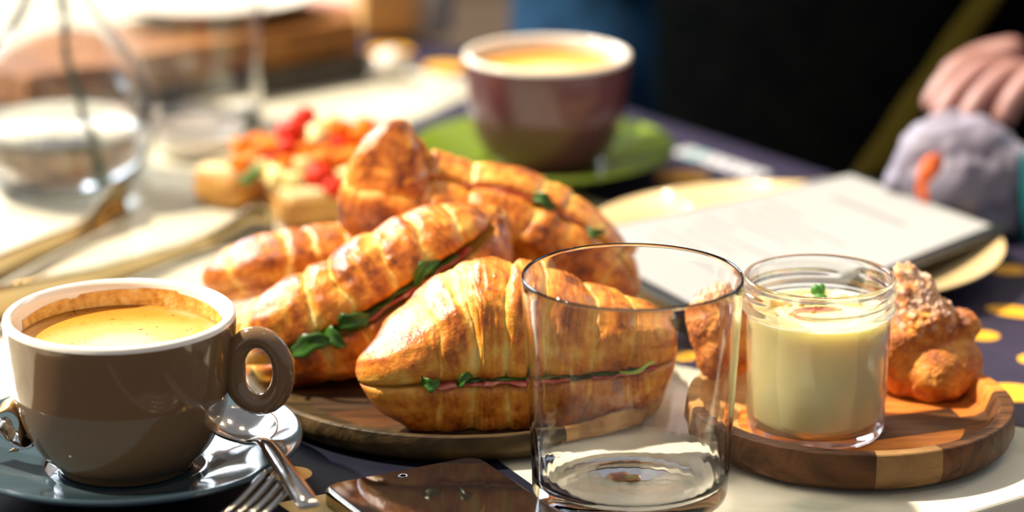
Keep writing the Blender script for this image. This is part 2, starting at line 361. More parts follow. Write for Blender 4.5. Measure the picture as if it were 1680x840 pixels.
# ================================================================== cups and saucers
def cup(c, mo, label, cofl, hang=None, group=None, level=.060):
    t = thing('coffee_cup', c, label, 'cup', group)
    outp = smoothprof([(.0001, .0022), (.024, .0020), (.0262, 0), (.0285, 0), (.0305, .003), (.037, .0095), (.0425, .0205), (.0462, .034), (.0480, .048), (.0490, .060), (.0492, .0658)], 6)
    inp = smoothprof([(.0492, .0658), (.0487, .0676), (.0474, .0682), (.0455, .0676), (.0443, .064), (.0430, .050), (.041, .034), (.036, .018), (.026, .009), (.0001, .008)], 6)
    mesh('body', *lathe(outp, c), mo, t)
    mesh('lining', *lathe(inp, c), M['white_glaze'], t)
    if hang is not None:
        d = np.array([math.cos(hang), math.sin(hang), 0]); pts = []
        for k in range(28):
            a = 2*math.pi*k/28
            x = .0485+.0112+(.0110)*math.cos(a); z = .0450+.0150*math.sin(a)
            if math.cos(a) < -.4: x = max(x, .0495)
            pts.append(np.array(c)+d*x+np.array([0, 0, z]))
        mesh('handle', *tube(pts, [(.0048, .0038)]*28, 16, up=(math.sin(hang), -math.cos(hang), 0), closed=True), mo, t)
    # coffee
    pr = [(.0001, level), (.02, level+.0001), (.035, level), (.0425, level+.0002), (.0436, level+.0010), (.0436, level-.006), (.0001, level-.006)]
    r_in = .0434 if level > .058 else .0431
    co = mesh('coffee', *lathe([(.0001, level), (.02, level), (.036, level), (r_in-.001, level+.0002), (r_in, level+.0012), (r_in-.0015, level-.012), (.0001, level-.012)], c), M['crema'], origin=c)
    tag(co, cofl, 'coffee'); return t
def saucer(c, m, label, r=.076, h=.020, ring=True):
    pr = smoothprof([(.0001, .0035), (.024, .0035), (.026, .0005), (.029, .0003), (.031, .004), (.045, .0075), (.062, .0125), (.0735, .0172), (.0760, .0188), (.0758, .0205), (.0738, .0204), (.060, .0158), (.045, .0112), (.0355, .0090), (.0345, .0075), (.0340, .0072), (.0001, .0072)], 5)
    pr = [(a*r/.076, b*h/.020) for a, b in pr]
    o = mesh('saucer', *lathe(pr, c, 128), m, origin=c); return tag(o, label, 'saucer')
cA = (-.166, 1.143, .0088)
saucer((cA[0], cA[1], .0007), M['saucer_blue'], 'glossy blue-grey saucer under the taupe coffee cup at front left')
cupA = cup(cA, M['taupe'], 'large taupe-brown cup with white rim and ring handle at front left', 'light crema coffee filling the taupe cup', hang=R(-9), level=.0560)
# coffee stain ring left on inner wall (above the coffee)
V, Fc = [], []
n = 70; aa = np.linspace(R(18), R(168), n)
for i, t_ in enumerate(aa):
    hh = .0030+.0028*max(0, math.sin((t_-.3)*1.25))*(1 if R(60) < t_ < R(84) or perlin([t_*3, 1, 1]) > -.3 else .5)
    if R(62) < t_ < R(86): hh = .0062
    for z in (.0568, .0580+hh*1.1):
        rr = .0430+(z-.050)*.0928-.00025; V.append((cA[0]+rr*math.cos(t_), cA[1]+rr*math.sin(t_), cA[2]+z))
st = mesh('crema_stain', V, [(2*i, 2*i+1, 2*i+3, 2*i+2) for i in range(n-1)], M['stain'], cupA, fix=False)
st['label'] = 'golden crema stain clinging to the inner wall'
cB = (.0205, 1.632, .0092)
saucer((cB[0]-.002, cB[1], .0007), M['green'], 'green glossy saucer under the maroon cup', .078, .021)
cup(cB, M['purple'], 'maroon coffee cup with pale rim, standing behind the croissants', 'coffee with golden crema in the maroon cup', hang=R(75), level=.0595)

# ================================================================== wooden boards
def board(c, r, sectors, floor_m, label, hh=.018, n_total=160, edge=.0065, ex=1.0):
    t = thing('wooden_board', (c[0], c[1], .0007), label, 'serving board')
    z0 = .0008
    pr = [(r-.022, 0), (r-.010, 0), (r-.0045, .0015), (r-.0015, .004), (r, .0080), (r-.0002, hh-.0030), (r-.0007, hh-.0005), (r-.0012, hh), (r-edge, hh), (r-edge-.0012, hh-.0010), (r-edge-.0045, .0095), (r-edge-.0085, .0074), (r-.022, .0070)]
    for (a0, a1, m) in sectors:
        V, Fc = lathe(pr, (c[0], c[1], z0), max(4, int(n_total*(a1-a0)/360)), R(a0), R(a1), closed=True)
        mesh('wood_block', V, Fc, m, t).data.set_sharp_from_angle(angle=R(32))
    w = .026; y = -r+.022   # floor planks cut from the disc, joints recessed
    rr = r-.0218; k = 0
    while y < rr-.001:
        y2 = min(y+w, rr); pts = []
        ys = np.linspace(y, y2-.00025, 9); 
        xs = np.sqrt(np.maximum(rr*rr-ys**2, 1e-9))
        poly = [(x, yy) for x, yy in zip(xs, ys)]+[(-x, yy) for x, yy in zip(xs[::-1], ys[::-1])]
        an = .35; poly = [(c[0]+x*math.cos(an)-yy*math.sin(an), c[1]+x*math.sin(an)+yy*math.cos(an)) for x, yy in poly]
        mesh('plank', *prism(poly, z0, z0+.0070), floor_m[k % len(floor_m)], t, smooth=False); k += 1; y = y2
    return t
bL = (-.024, 1.257); bR = (.1515, 1.196)
Md, G, Lt, Bn, Dk, Or, Gy = (M[k] for k in ('wood_tan', 'wood_gold', 'wood_light', 'wood_brown', 'wood_dark', 'wood_orange', 'wood_grey'))
board(bL, .0995, [(-180, -128, Gy), (-128, -62, Gy), (-62, 22, G), (22, 75, Lt), (75, 180, Gy)], [Dk, Bn], 'round wooden serving board holding the pile of croissant sandwiches', edge=.0032, hh=.0140)
board(bR, .0725, [(-170, -88, Bn), (-88, -64, Md), (-64, 8, Bn), (8, 120, Or), (120, 190, G)], [Or, Bn, Or], 'small round wooden tray under the custard jar and sugared buns', hh=.0185)

# ================================================================== croissants
def croissant(label, pts, up, seed, gap=.004, cut=True, nseg=6, NU=230, toast=0.0, seg_slant=.02, ham=None, leaves=(), cupping=1.0, group='filled croissants on the wooden board', puff=.10, open_amt=1.0, bands=()):
    """pts rows: x,y,z, r_side, r_up, r_down"""
    A = resample(pts, NU); C = A[:, :3]; T = np.gradient(C, axis=0); T /= np.linalg.norm(T, axis=1)[:, None]
    up = np.array(up, float); up /= np.linalg.norm(up)
    S = np.cross(T, up); S /= np.linalg.norm(S, axis=1)[:, None]
    if S[:, 1].mean() > 0: S = -S
    U = np.cross(S, T); U *= np.sign((U@up))[:, None]
    ss = np.linspace(0, 1, NU)
    rs, ru, rd = A[:, 3], A[:, 4], A[:, 5]
    c0 = C.mean(0); t = thing('filled_croissant', (c0[0], c0[1], (C[:, 2]-rd).min()), label, 'croissant', group)
    edges = np.linspace(0, 1, nseg+1)[1:-1]; off = np.array([(random.random()-.5)*.5/nseg for _ in edges]); edges = edges+off
    edges = np.r_[-.05, edges, 1.05]
    def half(top):
        nv = 72; v = np.linspace(-.12 if top else .0, math.pi+.12 if top else math.pi, nv)
        v = np.linspace(0, math.pi, nv)
        sv, cv = np.sin(v), np.cos(v)
        e = .80 if top else .62
        sx = np.sign(cv)*np.abs(cv)**e; sy = np.abs(sv)**e
        if not top: sy = -sy
        uu = ss[:, None]+0*v[None]; vv = (v if top else -v)[None]+0*ss[:, None]
        # slanted wrap edges, mirrored about the middle
        q = uu+seg_slant*np.sin(vv*1.0+seed)+.060*fbm(np.stack([uu*2.2+seed, vv*.75, 0*uu+seed], -1), 2)+.012*perlin(np.stack([uu*12+seed, vv*3.2, 0*uu], -1))
        q = np.clip(q, 0, 1); k = np.clip(np.searchsorted(edges, q.ravel(), 'right').reshape(q.shape)-1, 0, len(edges)-2)
        lo = edges[k]; hi = edges[k+1]; fr = (q-lo)/(hi-lo)
        fr = np.where(q < .5, fr, 1-fr)          # steps face the tips
        bulge = (1-np.exp(-np.minimum(fr, 1)*9))*(1-.55*fr) + .25*np.sin(np.pi*np.clip(fr, 0, 1))
        P0 = np.stack([uu*7+seed, vv*1.3, 0*uu], -1)
        lam = 1-np.abs(perlin(np.stack([uu*34+seed+.8*fbm(P0, 2), vv*1.6, 0*uu+3], -1)))*2.2
        lam2 = 1-np.abs(perlin(np.stack([uu*85+seed+1.5*fbm(P0, 2), vv*3.0, 0*uu+9], -1)))*2.2
        lump = fbm(np.stack([uu*5+seed, vv*1.4, 0*uu+seed*2], -1), 4)
        es = np.array([.35+.65*abs(math.sin(seed*7+3.1*i)) for i in range(len(edges)+1)])[k]; wob = perlin(np.stack([uu*3, vv*1.7, 0*uu+seed*4], -1))
        f = 1+puff*1.15*(bulge-.75)*(.5+.7*es)+.017*(lam-.5)+.010*(lam2-.5)+.085*lump
        f = 1+(f-1)*(.35+.65*np.sin(np.pi*np.clip(uu, .02, .98))**.5)
        r1 = rs[:, None]*sx[None]*f; r2 = (ru if top else rd)[:, None]*sy[None]*f
        lip = (np.abs(cv)**6)[None]
        band = sum([a_*np.exp(-((q-u_)/w_)**2)*(.8+.5*wob) for (u_, w_, a_) in bands], 0*q)
        r1 = r1*(1-.045*band); r2 = r2*(1-.045*band)
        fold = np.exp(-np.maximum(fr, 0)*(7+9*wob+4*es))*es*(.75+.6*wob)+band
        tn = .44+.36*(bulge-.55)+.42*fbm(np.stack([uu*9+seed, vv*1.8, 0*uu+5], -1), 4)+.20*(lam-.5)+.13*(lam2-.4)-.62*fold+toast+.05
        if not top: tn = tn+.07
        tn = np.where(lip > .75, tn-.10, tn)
        g = gap if cut else 0
        sgn = 1 if top else -1
        opn = g*.5*(.25+.75*open_amt*(sx+1)/2)*np.ones_like(uu)*np.sin(np.pi*np.clip(uu, 0, 1))**.4
        edgew = .0011*perlin(np.stack([uu*22+seed*3, 0*uu, 0*uu+sgn], -1))+.0010*perlin(np.stack([uu*6, 0*uu+4, 0*uu+seed], -1))
        X = C[:, None]+S[:, None]*r1[..., None]+U[:, None]*(r2+sgn*opn+edgew*lip)[..., None]
        X[..., 2] = np.maximum(X[..., 2], .0083)
        # inner cut face
        m = 8; w = np.linspace(-1, 1, m+2)[1:-1]
        Xi = []
        for wk in w:
            a0 = (1-wk)/2; base = X[:, -1]*a0+X[:, 0]*(1-a0)
            Xi.append(base+U*(sgn*.0025*(1-wk*wk)))
        Xi = np.stack(Xi, 1); V = np.concatenate([X, Xi], 1); nvt = V.shape[1]
        tt = np.concatenate([tn, np.full((NU, m), -.1)], 1)
        return V.reshape(-1, 3), grid(NU, nvt, cap=True), tt.ravel(), X
    for top, nm in ((True, 'top_half'), (False, 'bottom_half')):
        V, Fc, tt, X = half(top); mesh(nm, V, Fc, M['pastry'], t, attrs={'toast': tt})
    def at(u, w, h): # point in cut plane: u along, w -1..1 (1 = camera side), h up offset
        x = u*(NU-1); i = int(min(NU-2, max(0, math.floor(x)))); k = x-i
        L = lambda Q: Q[i]*(1-k)+Q[i+1]*k
        return L(C)+L(S)*L(rs)*w+L(U)*h
    if cut:
        for hi, (u0, u1, w0, ex, h, m_, nm) in enumerate(ham or []):
            n1, n2 = 60, 10; V = []
            for s_ in (0, 1):
                for i in range(n1):
                    for j in range(n2):
                        u = u0+(u1-u0)*i/(n1-1); w = w0+(1.0+ex*(.55+1.1*perlin([u*16, seed+hi, 1.2]))-w0)*j/(n2-1)
                        hh = h+(.0022*perlin([u*24, j*.25+seed, hi])+(-.0018*(max(0, j-n2+3)/3)))*1.0+.0007*s_
                        V.append(at(u, w, hh))
            N = n1*n2; Fc = [(a, b, c_, d) for (a, b, c_, d) in grid(n1, n2, cv=False)]
            Fb = [tuple(x+N for x in q) for q in Fc]
            rim = list(range(n2))+[i*n2+n2-1 for i in range(1, n1)]+[(n1-1)*n2+j for j in range(n2-2, -1, -1)]+[i*n2 for i in range(n1-2, 0, -1)]
            Fs = [(rim[i], rim[(i+1) % len(rim)], rim[(i+1) % len(rim)]+N, rim[i]+N) for i in range(len(rim))]
            mesh(nm, V, Fc+Fb+Fs, M[m_], t)
        for (u, w, du, dw, dh, wid, h, m_) in leaves:
            n1 = 14; V = []; 
            p0 = at(u, w, h); p1 = at(min(.99, max(.01, u+du)), w+dw, h+dh); d = p1-p0; Ln = np.linalg.norm(d); d /= Ln
            vd = FW; sd = np.cross(d, vd); sd /= np.linalg.norm(sd); nn = np.cross(sd, d)
            for s_ in (0, 1):
                for i in range(n1):
                    x = i/(n1-1); wv = wid*(math.sin(math.pi*min(1, x*.95+.05))**.8)*(1+.16*math.sin(x*15+u*9))+.0003
                    cc = p0+d*Ln*x+nn*(.0035*math.sin(x*3.2))*(-1)+sd*.0015*math.sin(x*5+u*20)
                    for j in (-1, -.5, 0, .5, 1): V.append(cc+sd*wv*j+nn*(abs(j)*-.0010)+nn*s_*.0004)
            N = n1*5; Fc = grid(n1, 5, cv=False); rim = list(range(5))+[i*5+4 for i in range(1, n1)]+[(n1-1)*5+j for j in range(3, -1, -1)]+[i*5 for i in range(n1-2, 0, -1)]
            mesh('salad_leaf', V, Fc+[tuple(x+N for x in q) for q in Fc]+[(rim[i], rim[(i+1) % len(rim)], rim[(i+1) % len(rim)]+N, rim[i]+N) for i in range(len(rim))], M[m_], t)
    return t
def K(px, py, y, rs, ru, rd):
    s = mpp(y); p = PY(px, py, y); return (*p, rs*s, ru*s, rd*s)
# A: front croissant, cut faces the camera
croissant('plump golden croissant sandwich with ham, lying frontmost on the board behind the glass',
    [K(627, 612, 1.200, 52, 30, 56), K(646, 604, 1.198, 86, 66, 92), K(700, 594, 1.203, 102, 104, 112), K(770, 584, 1.210, 116, 148, 114), K(860, 580, 1.212, 118, 148, 112),
     K(950, 577, 1.215, 108, 112, 100), K(1030, 574, 1.218, 92, 88, 92), K(1078, 571, 1.220, 66, 66, 70), K(1096, 570, 1.222, 30, 34, 34)],
    (0, -.05, 1), 3.1, bands=[(.235, .022, .75), (.31, .012, .4), (.44, .010, .3)], gap=.0042, nseg=7, ham=[(.12, .62, .2, .09, -.0002, 'ham', 'ham_slice'), (.2, .9, .2, -.02, .0012, 'leaf', 'salad_sheet'), (.70, .93, .2, .03, -.0004, 'ham', 'ham_slice')],
    leaves=[(.085, .96, .06, .06, .0006, .0026, .0010, 'leaf'), (.19, .98, .05, .07, .001, .0022, .0012, 'leaf'), (.79, 1.01, .13, .05, .0004, .0006, .0012, 'leafstem')])
# B: leaning croissant, middle
croissant('long golden croissant sandwich leaning diagonally, greens showing, behind the taupe cup handle',
    [K(388, 586, 1.266, 22, 26, 30), K(425, 570, 1.262, 70, 70, 50), K(490, 556, 1.258, 92, 92, 62), K(570, 526, 1.262, 98, 98, 78), K(650, 476, 1.271, 96, 100, 88),
     K(720, 428, 1.283, 92, 88, 86), K(775, 388, 1.292, 76, 62, 74), K(806, 362, 1.296, 44, 34, 46), K(820, 347, 1.295, 10, 10, 10)],
    (-.50, .12, .85), 8.4, bands=[(.12, .03, .6), (.30, .02, .35), (.62, .02, .3)], gap=.0075, nseg=7, toast=.06, ham=[(.38, .80, .2, .03, .0, 'ham', 'ham_slice'), (.18, .75, .2, -.01, .0018, 'leaf', 'salad_sheet')],
    leaves=[(.22, .95, .10, .22, -.003, .0045, .0008, 'leaf'), (.30, .96, .05, .25, -.006, .0038, .0008, 'leaf'), (.20, .92, -.015, .30, -.008, .0013, .0, 'leafstem'), (.34, .97, .10, .12, .001, .0040, .0012, 'leaf'), (.58, 1.0, .09, .13, .004, .0028, .0015, 'leaf')])
# C: behind B on the left
croissant('darker glazed croissant lying furthest left behind the leaning croissant',
    [K(352, 462, 1.335, 28, 24, 22), K(378, 452, 1.330, 48, 40, 34), K(430, 438, 1.328, 52, 46, 44), K(500, 428, 1.330, 56, 50, 50), K(570, 412, 1.335, 52, 44, 50), K(640, 392, 1.340, 50, 44, 50), K(690, 380, 1.345, 30, 34, 30), K(705, 378, 1.345, 8, 8, 8)],
    (0, -.3, 1), 5.7, gap=.001, cut=True, nseg=6, toast=.10, NU=170)
# D: back croissant with raised tip
croissant('tall croissant sandwich at the back, tip pointing up, in front of the maroon cup',
    [K(668, 200, 1.338, 8, 8, 8), K(655, 224, 1.338, 40, 34, 40), K(646, 272, 1.340, 68, 70, 74), K(664, 332, 1.342, 88, 90, 98), K(745, 352, 1.342, 80, 82, 86), K(830, 370, 1.340, 84, 86, 84), K(910, 400, 1.336, 78, 78, 72), K(985, 440, 1.332, 56, 56, 52), K(1028, 476, 1.330, 28, 28, 26), K(1038, 488, 1.330, 8, 8, 8)],
    (.35, .80, .50), 11.2, gap=.004, nseg=7, NU=230, toast=.0, ham=[(.42, .8, .3, .05, 0, 'ham', 'ham_slice')],
    leaves=[(.62, .98, .07, .10, .001, .003, .001, 'leaf'), (.78, .98, .05, .10, .001, .002, .001, 'leaf')])

# ================================================================== sugared buns
def bun(label, blobs, seed, z0):
    """union of blobs -> radial displaced surface"""
    B = np.array(blobs, float); c = B[:, :3].mean(0)
    nu, nv = 220, 170; th = np.linspace(0, 2*math.pi, nu, endpoint=False); ph = np.linspace(.03, math.pi-.03, nv)
    TH, PH = np.meshgrid(th, ph, indexing='ij')
    D = np.stack([np.cos(TH)*np.sin(PH), np.sin(TH)*np.sin(PH), np.cos(PH)], -1)
    rmax = np.full(TH.shape, .004)
    for b_ in B:
        oc = b_[:3]-c; bb = D@oc; disc_ = bb*bb-(oc@oc)+b_[3]**2
        hit = np.where(disc_ > 0, bb+np.sqrt(np.maximum(disc_, 0)), 0); 
        rmax = np.log(np.exp(rmax*700)+np.exp(hit*700))/700
    P = D*rmax[..., None]; ns = fbm(P*95+seed, 4); cr = 1-np.abs(perlin(P*170+seed*2)+.4*perlin(P*340+seed))*2.6
    hgt = np.clip((P[..., 2]+.004)/.02, 0, 1)
    P = P*(1+.09*ns+.085*hgt*(cr-.4)+.04*hgt*perlin(P*420+seed))[..., None]+c
    P[..., 2] = np.maximum(P[..., 2], z0)
    toast = .68+.38*fbm(P*60+seed, 3)+.30*(cr-.5)*hgt
    sugar = np.clip(hgt*1.2+.4*fbm(P*110+seed, 3)-.30, 0, 1)*.72
    V = P.reshape(-1, 3); 
    o = mesh('sugared_bun', V, grid(nu, nv, cu=True, cv=False)+[tuple(i*nv for i in range(nu)), tuple(i*nv+nv-1 for i in range(nu))[::-1]], M['sugared'], origin=(c[0], c[1], z0), attrs={'toast': toast.ravel(), 'sugar': sugar.ravel()})
    return tag(o, label, 'bun')
def Q(px, py, y, r): return (*PY(px, py, y), r*mpp(y))
bun('craggy sugar-dusted choux bun to the right of the custard jar',
    [Q(1535, 610, 1.232, 60), Q(1560, 598, 1.236, 54), Q(1500, 600, 1.238, 60), Q(1515, 540, 1.24, 58), Q(1575, 536, 1.242, 30), Q(1500, 490, 1.243, 40), Q(1488, 452, 1.243, 20), Q(1470, 570, 1.24, 62)], 2.2, .0082)
bun('sugar-dusted choux bun to the left of the custard jar, seen through the tumbler',
    [Q(1180, 540, 1.236, 46), Q(1192, 580, 1.232, 44), Q(1190, 505, 1.24, 40), Q(1165, 520, 1.24, 34), Q(1215, 560, 1.236, 45)], 6.6, .0082)

# ================================================================== jar with custard
jc = (.1345, 1.186, .0081)
def thread(t, k, z):
    r = 0
    for (zc, a0, a1, sl) in ((.0640, -2.0, .9, .0012), (.0640, 1.2, 3.9, .0012)):
        tt = (t-a0) % (2*math.pi)
        if tt < a1-a0 and outer_idx[0] > k:
            w = min(1, tt/.25, (a1-a0-tt)/.25); zz = zc+sl*(tt/(a1-a0)-.5)*2
            r += .0013*w*math.exp(-((z-zz)/.0011)**2)
    return r
op = [(.0001, .0012), (.020, .0010), (.0265, 0), (.0290, .0006), (.0303, .0030), (.0308, .010), (.0312, .030), (.0317, .050), (.0319, .0545), (.0330, .0558), (.0339, .0572), (.0338, .0588), (.0326, .0600)]
op += [(.0325, .0600+i*.0005) for i in range(1, 18)] + [(.0326, .0690), (.0332, .0700), (.0333, .0708), (.0327, .0716), (.0316, .0717)]
outer_idx = [len(op)-1]
ip = [(.0309, .0711), (.0307, .0690), (.0307, .060), (.0300, .0555), (.0296, .050), (.0291, .030), (.0288, .010), (.0275, .0052), (.022, .0042), (.0001, .0042)]
jar = mesh('glass_jar', *lathe(op+ip, jc, 128, rf=thread), M['jarglass'], origin=jc); tag(jar, 'clear glass screw-thread jar holding pale custard on the small wooden tray', 'jar')
cz = .0552
cust = thing('custard_dessert', (jc[0], jc[1], jc[2]+.0044), 'pale yellow custard filling the glass jar, garnished with fruit', 'dessert')
mesh('custard', *lathe([(.0001, .0044), (.0218, .0044), (.0272, .0054), (.0286, .0102), (.0289, .030), (.0294, .050), (.0297, cz), (.0297, cz+.0012), (.0290, cz+.0006), (.024, cz), (.0001, cz+.0002)], jc, 80), M['custard'], cust)
def lump(name, p, s, m, parent=None, seed=0, n=1, origin=None, cube=False):
    bm = bmesh.new()
    if cube:
        bmesh.ops.create_cube(bm, size=1.4); bmesh.ops.subdivide_edges(bm, edges=bm.edges, cuts=2, use_grid_fill=True)
    else: bmesh.ops.create_icosphere(bm, subdivisions=2+n, radius=1)
    rot = Matrix.Rotation(seed*2.1, 3, 'Z') @ Matrix.Rotation(.5*math.sin(seed*5), 3, 'X') @ Matrix.Rotation(.4*math.cos(seed*3), 3, 'Y')
    V = np.array([v.co for v in bm.verts]); d = perlin(V*1.3+seed*3.3); V = V*(1+.25*d)[:, None]; V = V@np.array(rot).T if cube else V
    V = V*np.array(s)+np.array(p); Fc = [[v.index for v in f.verts] for f in bm.faces]; bm.free()
    o = mesh(name, V, Fc, m, parent, origin=origin); return o
def gp(px, py, z): p = PZ(px, py, z); return p
zs = jc[2]+cz
for (px, py, s, m, nm, cb) in [(1330, 514, (.0085, .0050, .0018), 'beet', 'beetroot_slice', 0), (1352, 510, (.0080, .004, .0014), 'beet', 'beetroot_slice', 0), (1285, 497, (.0038, .003, .0022), 'mango', 'mango_cube', 1), (1268, 500, (.003, .0024, .0018), 'mango', 'mango_cube', 1),
      (1400, 500, (.0042, .003, .0022), 'mango', 'mango_cube', 1), (1385, 492, (.003, .0026, .0022), 'kraft', 'crumble', 0), (1345, 489, (.0034, .002, .0020), 'herb', 'herb_leaf', 0), (1322, 494, (.0036, .002, .0020), 'herb', 'herb_leaf', 0), (1338, 478, (.0022, .0018, .0028), 'herb', 'herb_leaf', 0), (1348, 477, (.0016, .0016, .0030), 'herb', 'herb_leaf', 0), (1413, 487, (.0018, .0018, .0014), 'wood_dark', 'crumble', 0)]:
    p = gp(px, py, zs+.0012); lump(nm, (p[0], p[1], zs+s[2]*.55), s, M[m], cust, seed=px*.01, cube=bool(cb))
for k in range(26):
    a = random.random()*6.28; r = random.random()*.024; s = .0005+random.random()*.0007
    lump('crumble', (jc[0]+r*math.cos(a), jc[1]+r*math.sin(a), zs+s*.6), (s*1.4, s, s), M['mango' if k % 2 else 'kraft'], cust, seed=k, n=0)

# ================================================================== empty tumbler (front)
def tumbler(c, label, rt, rb, h, wall=.0013, base=.007, rib=.00004, nrib=46):
    n1 = 22; op = [(.0001, .0012), (rb*.55, .0010), (rb*.80, 0.0), (rb*.93, .0004), (rb*.985, .0022), (rb, .005)]
    for i in range(1, n1+1): f = i/n1; op.append((rb+(rt-rb)*f, .005+(h-.0066)*f))
    op += [(rt-.00015, h-.0006), (rt-.0006, h)]
    k0 = len(op); ipp = [(rt-wall+.0001, h-.0005), (rt-wall, h-.0016)]
    for i in range(n1-1, 0, -1):
        f = i/n1; z = .005+(h-.0066)*f
        if z > base+.004: ipp.append((rb+(rt-rb)*f-wall-.0008*max(0, 1-z/(h*.4)), z))
    ipp += [(rb*.93, base+.0030), (rb*.82, base+.0006), (rb*.6, base-.0008), (rb*.42, base-.0004), (rb*.2, base-.0022), (.0001, base-.0026)]
    def rf(t, k, z):
        if k >= k0 and z < h*.5 and z > base+.002: return rib*math.cos(nrib*t+z*260)*min(1, (h*.5-z)/.02)
        return 0
    o = mesh('glass_tumbler', *lathe(op+ipp, c, 276, rf=rf), M['glass'], origin=c); return tag(o, label, 'glass')
gc = (.0500, 1.126, .0003)
tumbler(gc, 'empty clear glass tumbler standing on marble in front of the croissant sandwich', .0463, .0415, .0985)
gc2 = (*PZ(316, 214, 0)[:2], .0003)
tumbler(gc2, 'tall blurred clear tumbler behind the vase, in front of the wooden box', .047, .044, .13)

# ================================================================== phone
T = PZ(784, 746, .008)[:2]; TL = PZ(517, 797, .008)[:2]; w_ = TL-T; w_ /= np.linalg.norm(w_); l_ = np.array([-w_[1], w_[0]]); l_ = l_ if l_[1] < 0 else -l_
ph = thing('smartphone', (*(T+w_*.037+l_*.075), .0008), 'black smartphone with thin metal frame lying face up at bottom centre', 'phone')
def rrect(o, w, l, ins, r): return roundpoly([o+w_*ins+l_*ins, o+w_*(w-ins)+l_*ins, o+w_*(w-ins)+l_*(l-ins), o+w_*ins+l_*(l-ins)], r, 8)
fr = mesh('frame', *prism(rrect(T, .0755, .152, 0, .0085), .0008, .0080), M['gold'], ph, smooth=False); bevel(fr, .0016, 4)
sc_ = mesh('screen', *prism(rrect(T, .0755, .152, .0016, .0070), .0075, .0084), M['blackglass'], ph, smooth=False); bevel(sc_, .0003, 2)
p = T+w_*.040+l_*.008
ec = lathe([(.0001, .0084), (.0014, .0084), (.0015, .0086), (.0019, .0087), (.0021, .0085), (.0021, .0083)], (p[0], p[1], 0), 24); o = mesh('front_camera', *ec, M['lens'], ph)
# beige card under fork
cp = [PZ(455, 826, .001)[:2], PZ(560, 806, .001)[:2], PZ(640, 850, .001)[:2], PZ(520, 870, .001)[:2]]
o = mesh('paper_card', *prism(cp, .00065, .0012), M['card'], smooth=False, origin=(cp[0][0], cp[0][1], .0007)); tag(o, 'corner of a beige card beside the phone, under the spoon handle', 'card')

# ================================================================== cutlery
# teaspoon
b0 = PZ(398, 702, .0225); b1 = PZ(445, 738, .0225); e1 = PZ(524, 824, .0255)
ax = (e1-b1); ax[2] = 0; ax /= np.linalg.norm(ax); sd = np.array([-ax[1], ax[0], 0])
sp = thing('teaspoon', (b0[0], b0[1], .018), 'shiny steel teaspoon resting on the saucer under the cup handle', 'spoon')
nu, nv = 36, 18; V = []; bl = .0235; bw = .0155
for lay in (0, 1):
    for i in range(nu):
        for j in range(nv+1):
            a = 2*math.pi*i/nu; r = max(j/nv, .001)
            x = bl*r*math.cos(a); y = bw*r*math.sin(a)*(1-.18*math.cos(a)); z = -.0062*(1-r**2.2)+.0012+lay*.0009
            V.append(b0+ax*x+sd*y+np.array([0, 0, z]))
N = nu*(nv+1); Fc = grid(nu, nv+1, cu=True, cv=False); F2 = [tuple(x+N for x in q) for q in Fc]
Fr = [(i*(nv+1)+nv, ((i+1) % nu)*(nv+1)+nv, ((i+1) % nu)*(nv+1)+nv+N, i*(nv+1)+nv+N) for i in range(nu)]
mesh('bowl', V, Fc+F2+Fr, M['steel'], sp)
hp = [b0+ax*.0195+np.array([0, 0, .0012]), b0+ax*.025+np.array([0, 0, .0034]), b0+ax*.034+np.array([0, 0, .0058])]
L = np.linalg.norm((e1-b0)[:2]); hp += [b0+ax*.047+np.array([0, 0, .0062]), b0+ax*(L-.008)+np.array([0, 0, .0030]), b0+ax*L+np.array([0, 0, .0018])]
mesh('handle', *tube(hp, [(.0052, .0007), (.0038, .0013), (.0034, .0015), (.0040, .0014), (.0050, .0012), (.0044, .0009)], 12, 40), M['steel'], sp)
# fork
fk = thing('fork', (*PZ(400, 800, .02)[:2], .004), 'steel fork with tines up, lying against the blue-grey saucer rim', 'fork')
tips = [(437, 768), (462, 782), (486, 794), (510, 806)]
f0 = PZ(440, 768, .0255); f1 = PZ(345, 852, .017); fd = f1-f0; fd /= np.linalg.norm(fd); fs = PZ(510, 806, .0255)-f0; fs -= fd*(fs@fd); fs /= np.linalg.norm(fs)
for k in range(4):
    s0 = f0+fs*(.0056*k); mesh('tine', *tube([s0+fd*(.0010*abs(k-1.5)), s0+fd*.006-np.array([0, 0, .0012]), s0+fd*.025-np.array([0, 0, .0030]), s0+fd*.044-np.array([0, 0, .001])], [(.0007, .0007), (.0015, .0009), (.0017, .0011), (.0020, .0012)], 10, 24), M['steel'], fk)
mid = f0+fs*.0084
mesh('neck', *tube([mid+fd*.042-np.array([0, 0, .001]), mid+fd*.052, mid+fd*.066-np.array([0, 0, .001]), mid+fd*.080-np.array([0, 0, .003])], [(.0108, .0012), (.0105, .0012), (.0060, .0016), (.0028, .002)], 14, 24), M['steel'], fk)
mesh('handle', *tube([mid+fd*.078-np.array([0, 0, .003]), mid+fd*.12-np.array([0, 0, (mid+fd*.12)[2]-.0035]), mid+fd*.17-np.array([0, 0, (mid+fd*.17)[2]-.0030])], [(.0028, .002), (.0045, .0016), (.0065, .0014)], 14, 24), M['steel'], fk)
